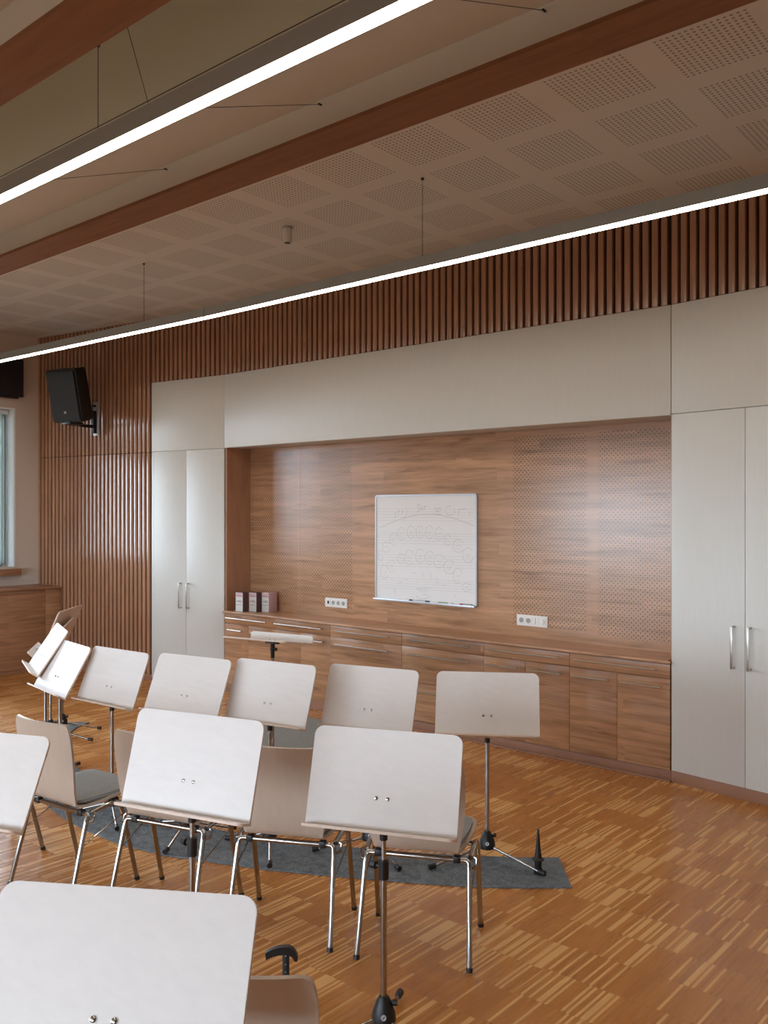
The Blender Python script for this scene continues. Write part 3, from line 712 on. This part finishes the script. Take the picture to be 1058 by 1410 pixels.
    bmx = MB(); fd = Vector((-base.x, -base.y, 0)).normalized()
    rot = Matrix.Rotation(math.atan2(fd.y, fd.x)+rad(90), 3, 'Z') @ Matrix.Rotation(rad(78), 3, 'X')
    pos = fd*.0375+Vector((0, 0, .108))
    bmx.lathe(pos, [(.0085, 0), (.0085, .0015)], 16, rot); bd = bmx.build('badge', M['silver'], hub)
    bmx = MB(); bmx.box(-.0055, .0055, -.0015, .0015, .0015, .0022, mat=Matrix.Translation(pos) @ rot.to_4x4() @ Matrix.Rotation(rad(50), 4, 'Z')); bmx.build('badge_mark', M['blue'], bd)
    d = Vector((foot[0]-base.x, foot[1]-base.y)); a0 = math.atan2(d.y, d.x); R = min(.33, max(.24, d.length))
    for k in range(3):
        a = a0+k*2*math.pi/3; dx, dy = math.cos(a), math.sin(a)
        b = MB(); b.tube([(dx*.02, dy*.02, .078), (dx*R, dy*R, .0195)], .0065, 10); leg = b.build('leg', M['chrome'], t)
        v = Vector((dx*(R-.02), dy*(R-.02), .0195+.02*.0685/(R-.02))); e = v+Vector((dx, dy, -.12)).normalized()*.032
        b = MB(); b.tube([v, e], [.0115, .0125], 12); b.build('rubber_foot', M['black'], leg)
    return t
for s in STANDS: music_stand(*s)

# ------------------------------------------------------------------ chairs
def make_chair():
    t = thing('stacking_chair', 'chair', 'chair', (0, 0, 0), 0, 'beech shell chairs with chrome legs')
    prof = [(-.193, .757, .184), (-.190, .742, .187), (-.186, .722, .189), (-.180, .69, .190), (-.172, .64, .190), (-.162, .57, .188), (-.152, .50, .182), (-.142, .455, .174), (-.128, .42, .165), (-.110, .396, .159), (-.085, .384, .160), (-.05, .382, .168), (0., .387, .180), (.08, .397, .192), (.15, .404, .195), (.20, .407, .192), (.228, .402, .182), (.240, .388, .168)]
    P = []; r0 = .026
    for i, (y, z, hw) in enumerate(prof):
        row = []
        for j in range(21):
            q = math.sin((j/10-1)*math.pi/2); x = hw*q; yy, zz = y, z
            if i < 9: yy = y+(.034*q*q-.008)*(1-i*.07)
            e = abs(x)-(hw-r0)
            if e > 0:
                dz = r0-math.sqrt(max(0, r0*r0-e*e))
                if i < 5: zz = z-dz*(1, .72, .45, .2, .05)[i]
                if i >= 14: yy = y-dz*(.05, .3, .6, .9)[i-14]
            row.append(Vector((x, yy, zz)))
        P.append(row)
    b = MB(); b.grid(P, .010); b.build('shell', [M['shell']], t)
    P = []
    for (y, hw) in [(-.092, .120), (-.085, .140), (-.06, .156), (0, .168), (.08, .178), (.15, .180), (.19, .172), (.205, .150), (.210, .120)]:
        row = []
        for j in range(11):
            q = j/5-1; edge = max(0, abs(q)-.75)/.25; e2 = 1 if y in (-.092, .210) else (.35 if y in (-.085, .205) else 0)
            row.append(Vector((hw*q, y, .4135+.008*y/.2-.010*max(edge**2, e2))))
        P.append(row)
    b = MB(); b.grid(P, .014); lab(b.build('seat_pad', M['pad'], t), 'grey fabric seat pad')
    r = .0105; ZR = .359
    for s in (-1, 1):
        b = MB(); b.tube([(s*.209, -.177, .012), (s*.1975, -.088, ZR-.03), (s*.196, -.080, ZR-.008), (s*.187, -.076, ZR), (s*.172, -.075, ZR)], r, 12); l = b.build('leg', M['chrome'], t)
        c = MB(); c.tube([(s*.2095, -.180, .0), (s*.209, -.1765, .016)], .0118, 12); c.build('leg_cap', M['black'], l)
        b = MB(); b.tube([(s*.209, .174, .012), (s*.206, .092, .352), (s*.204, .078, .372), (s*.202, .055, .379), (s*.200, -.02, .374), (s*.199, -.066, .368)], r, 12); l = b.build('leg', M['chrome'], t)
        c = MB(); c.tube([(s*.2095, .177, .0), (s*.209, .1735, .016)], .0118, 12); c.build('leg_cap', M['black'], l)
        b = MB(); b.tube([(s*.2035, -.118, .232), (s*.206, -.03, .27), (s*.208, .108, .322)], .003, 6); b.build('side_brace', M['chrome'], t)
        b = MB(); b.tube([(s*.199, -.055, .372), (s*.221, -.060, .362), (s*.221, -.07, .336), (s*.200, -.082, .330)], .0055, 8); b.build('linking_hook', M['chrome'], t)
        b = MB(); b.box(s*.150-.014, s*.150+.014, -.089, -.061, .348, .374, .004); b.build('bumper', M['black'], t)
        b = MB(); b.box(s*.165-.012, s*.165+.012, .062, .09, .370, .388, .003); b.build('bumper', M['black'], t)
    b = MB(); b.tube([(-.174, -.075, ZR), (.174, -.075, ZR)], r*.95, 12); b.build('rear_crossbar', M['chrome'], t)
    b = MB(); b.tube([(-.202, .076, .366), (.202, .076, .366)], r*.9, 12); b.build('front_crossbar', M['chrome'], t)
    return t
CH = [((-2.03, 2.645), 27, 'chair behind the near centre music stand, rightmost of the row of chairs'),
      ((-2.514, 2.430), 27, 'chair whose back shows between the two near-row music stands'),
      ((-3.02, 2.24), 16.5, 'chair mostly hidden behind the left music stand of the near row'),
      ((-3.545, 2.08), 6, 'chair at the left with its brown back and grey seat pad fully in view'),
      ((-4.233, 2.036), -8, 'chair at the left edge of which only a front leg shows'),
      ((-1.416, 1.244), 30, 'chair at the bottom edge beside the largest music stand, dark back to the camera')]
ch0 = make_chair()
for i, ((x, y), a, lb) in enumerate(CH):
    o = ch0 if i == 0 else copy_tree(ch0)
    o.location = (x, y, 0); o.rotation_euler = (0, 0, rad(a)); o['label'] = lb

# ------------------------------------------------------------------ instrument peg clipped to the right stand foot
t = thing('instrument_peg', 'black conical instrument peg standing by the rightmost stand foot on the rug', 'instrument peg', (-1.995, 3.473, .0085))
b = MB(); b.lathe((0, 0, .062), [(.028, 0), (.0285, .003), (.017, .011), (.0135, .035), (.0085, .08), (.0045, .135), (.002, .142)], 20); b.build('cone', M['black'], t)
b = MB(); b.lathe((0, 0, .0), [(.013, 0), (.015, .012), (.0175, .055), (.017, .062)], 16); b.box(-.014, .014, -.018, .018, .0, .024, .003); b.build('clip_base', M['black'], t)
# small stand with curved yoke behind the nearest chair
t = thing('instrument_stand', 'black hook-topped instrument stand rising behind the nearest chair', 'instrument stand', (-1.68, 1.60, 0), rad(40))
b = MB(); b.box(-.009, .009, -.0075, .0035, .09, .478, .0015); post = b.build('post', M['black'], t)
for z in (.475, .452, .432, .418, .405, .35, .30):
    b = MB(); b.tube([(0, -.0085 if z < .47 else -.0095, z), (0, -.0074, z)], .0016, 8); b.build('rivet', M['silver'], post)
top_ = [(-.0545, .481), (-.045, .487), (-.032, .4925), (-.016, .4965), (0, .498), (.010, .4972), (.019, .492), (.027, .482), (.0315, .471), (.0315, .461)]
low_ = [(-.052, .4625), (-.043, .4680), (-.032, .4725), (-.018, .4755), (.0, .4765), (.010, .4755), (.016, .4715), (.021, .465), (.0235, .4595), (.029, .4585)]
b = MB(); b.prism(top_+low_[::-1], -.008, .008, XZ); b.build('yoke', M['black'], t)
b = MB(); b.lathe((0, 0, .06), [(.018, 0), (.018, .05)], 14); b.build('hub', M['black'], t)
for k in range(3):
    a = rad(20+120*k); b = MB(); b.tube([(0, 0, .08), (.12*math.cos(a), .12*math.sin(a), .008)], .007, 8); b.build('leg', M['black'], t)

# ------------------------------------------------------------------ camera, world, view
cam = bpy.data.cameras.new('camera'); co = bpy.data.objects.new('camera', cam); C.objects.link(co)
co.location = (0, 0, 1.65); co.rotation_euler = (rad(90), 0, rad(39.95))
cam.sensor_fit = 'HORIZONTAL'; cam.sensor_width = 36; cam.lens = 1195/1058*36; cam.clip_start = .05
bpy.context.scene.camera = co
wd = bpy.data.worlds.new('overcast_sky'); bpy.context.scene.world = wd; wd.use_nodes = True
nt = wd.node_tree; bg = nt.nodes['Background']
tc = nt.nodes.new('ShaderNodeTexCoord'); sx = nt.nodes.new('ShaderNodeSeparateXYZ'); nt.links.new(tc.outputs['Generated'], sx.inputs[0])
rp = nt.nodes.new('ShaderNodeValToRGB'); ad = nt.nodes.new('ShaderNodeMath'); ad.operation = 'ADD'; ad.inputs[1].default_value = .5; nt.links.new(sx.outputs[2], ad.inputs[0]); nt.links.new(ad.outputs[0], rp.inputs[0])
rp.color_ramp.elements[0].position = 0.44; rp.color_ramp.elements[0].color = (.13, .125, .11, 1)
rp.color_ramp.elements[1].position = .495; rp.color_ramp.elements[1].color = (.70, .85, 1.0, 1)
nt.links.new(rp.outputs[0], bg.inputs[0]); bg.inputs[1].default_value = 9.0
vs = bpy.context.scene.view_settings; vs.view_transform = 'Standard'; vs.look = 'None'; vs.gamma = 1; vs.exposure = 1.0; vs.use_curve_mapping = False
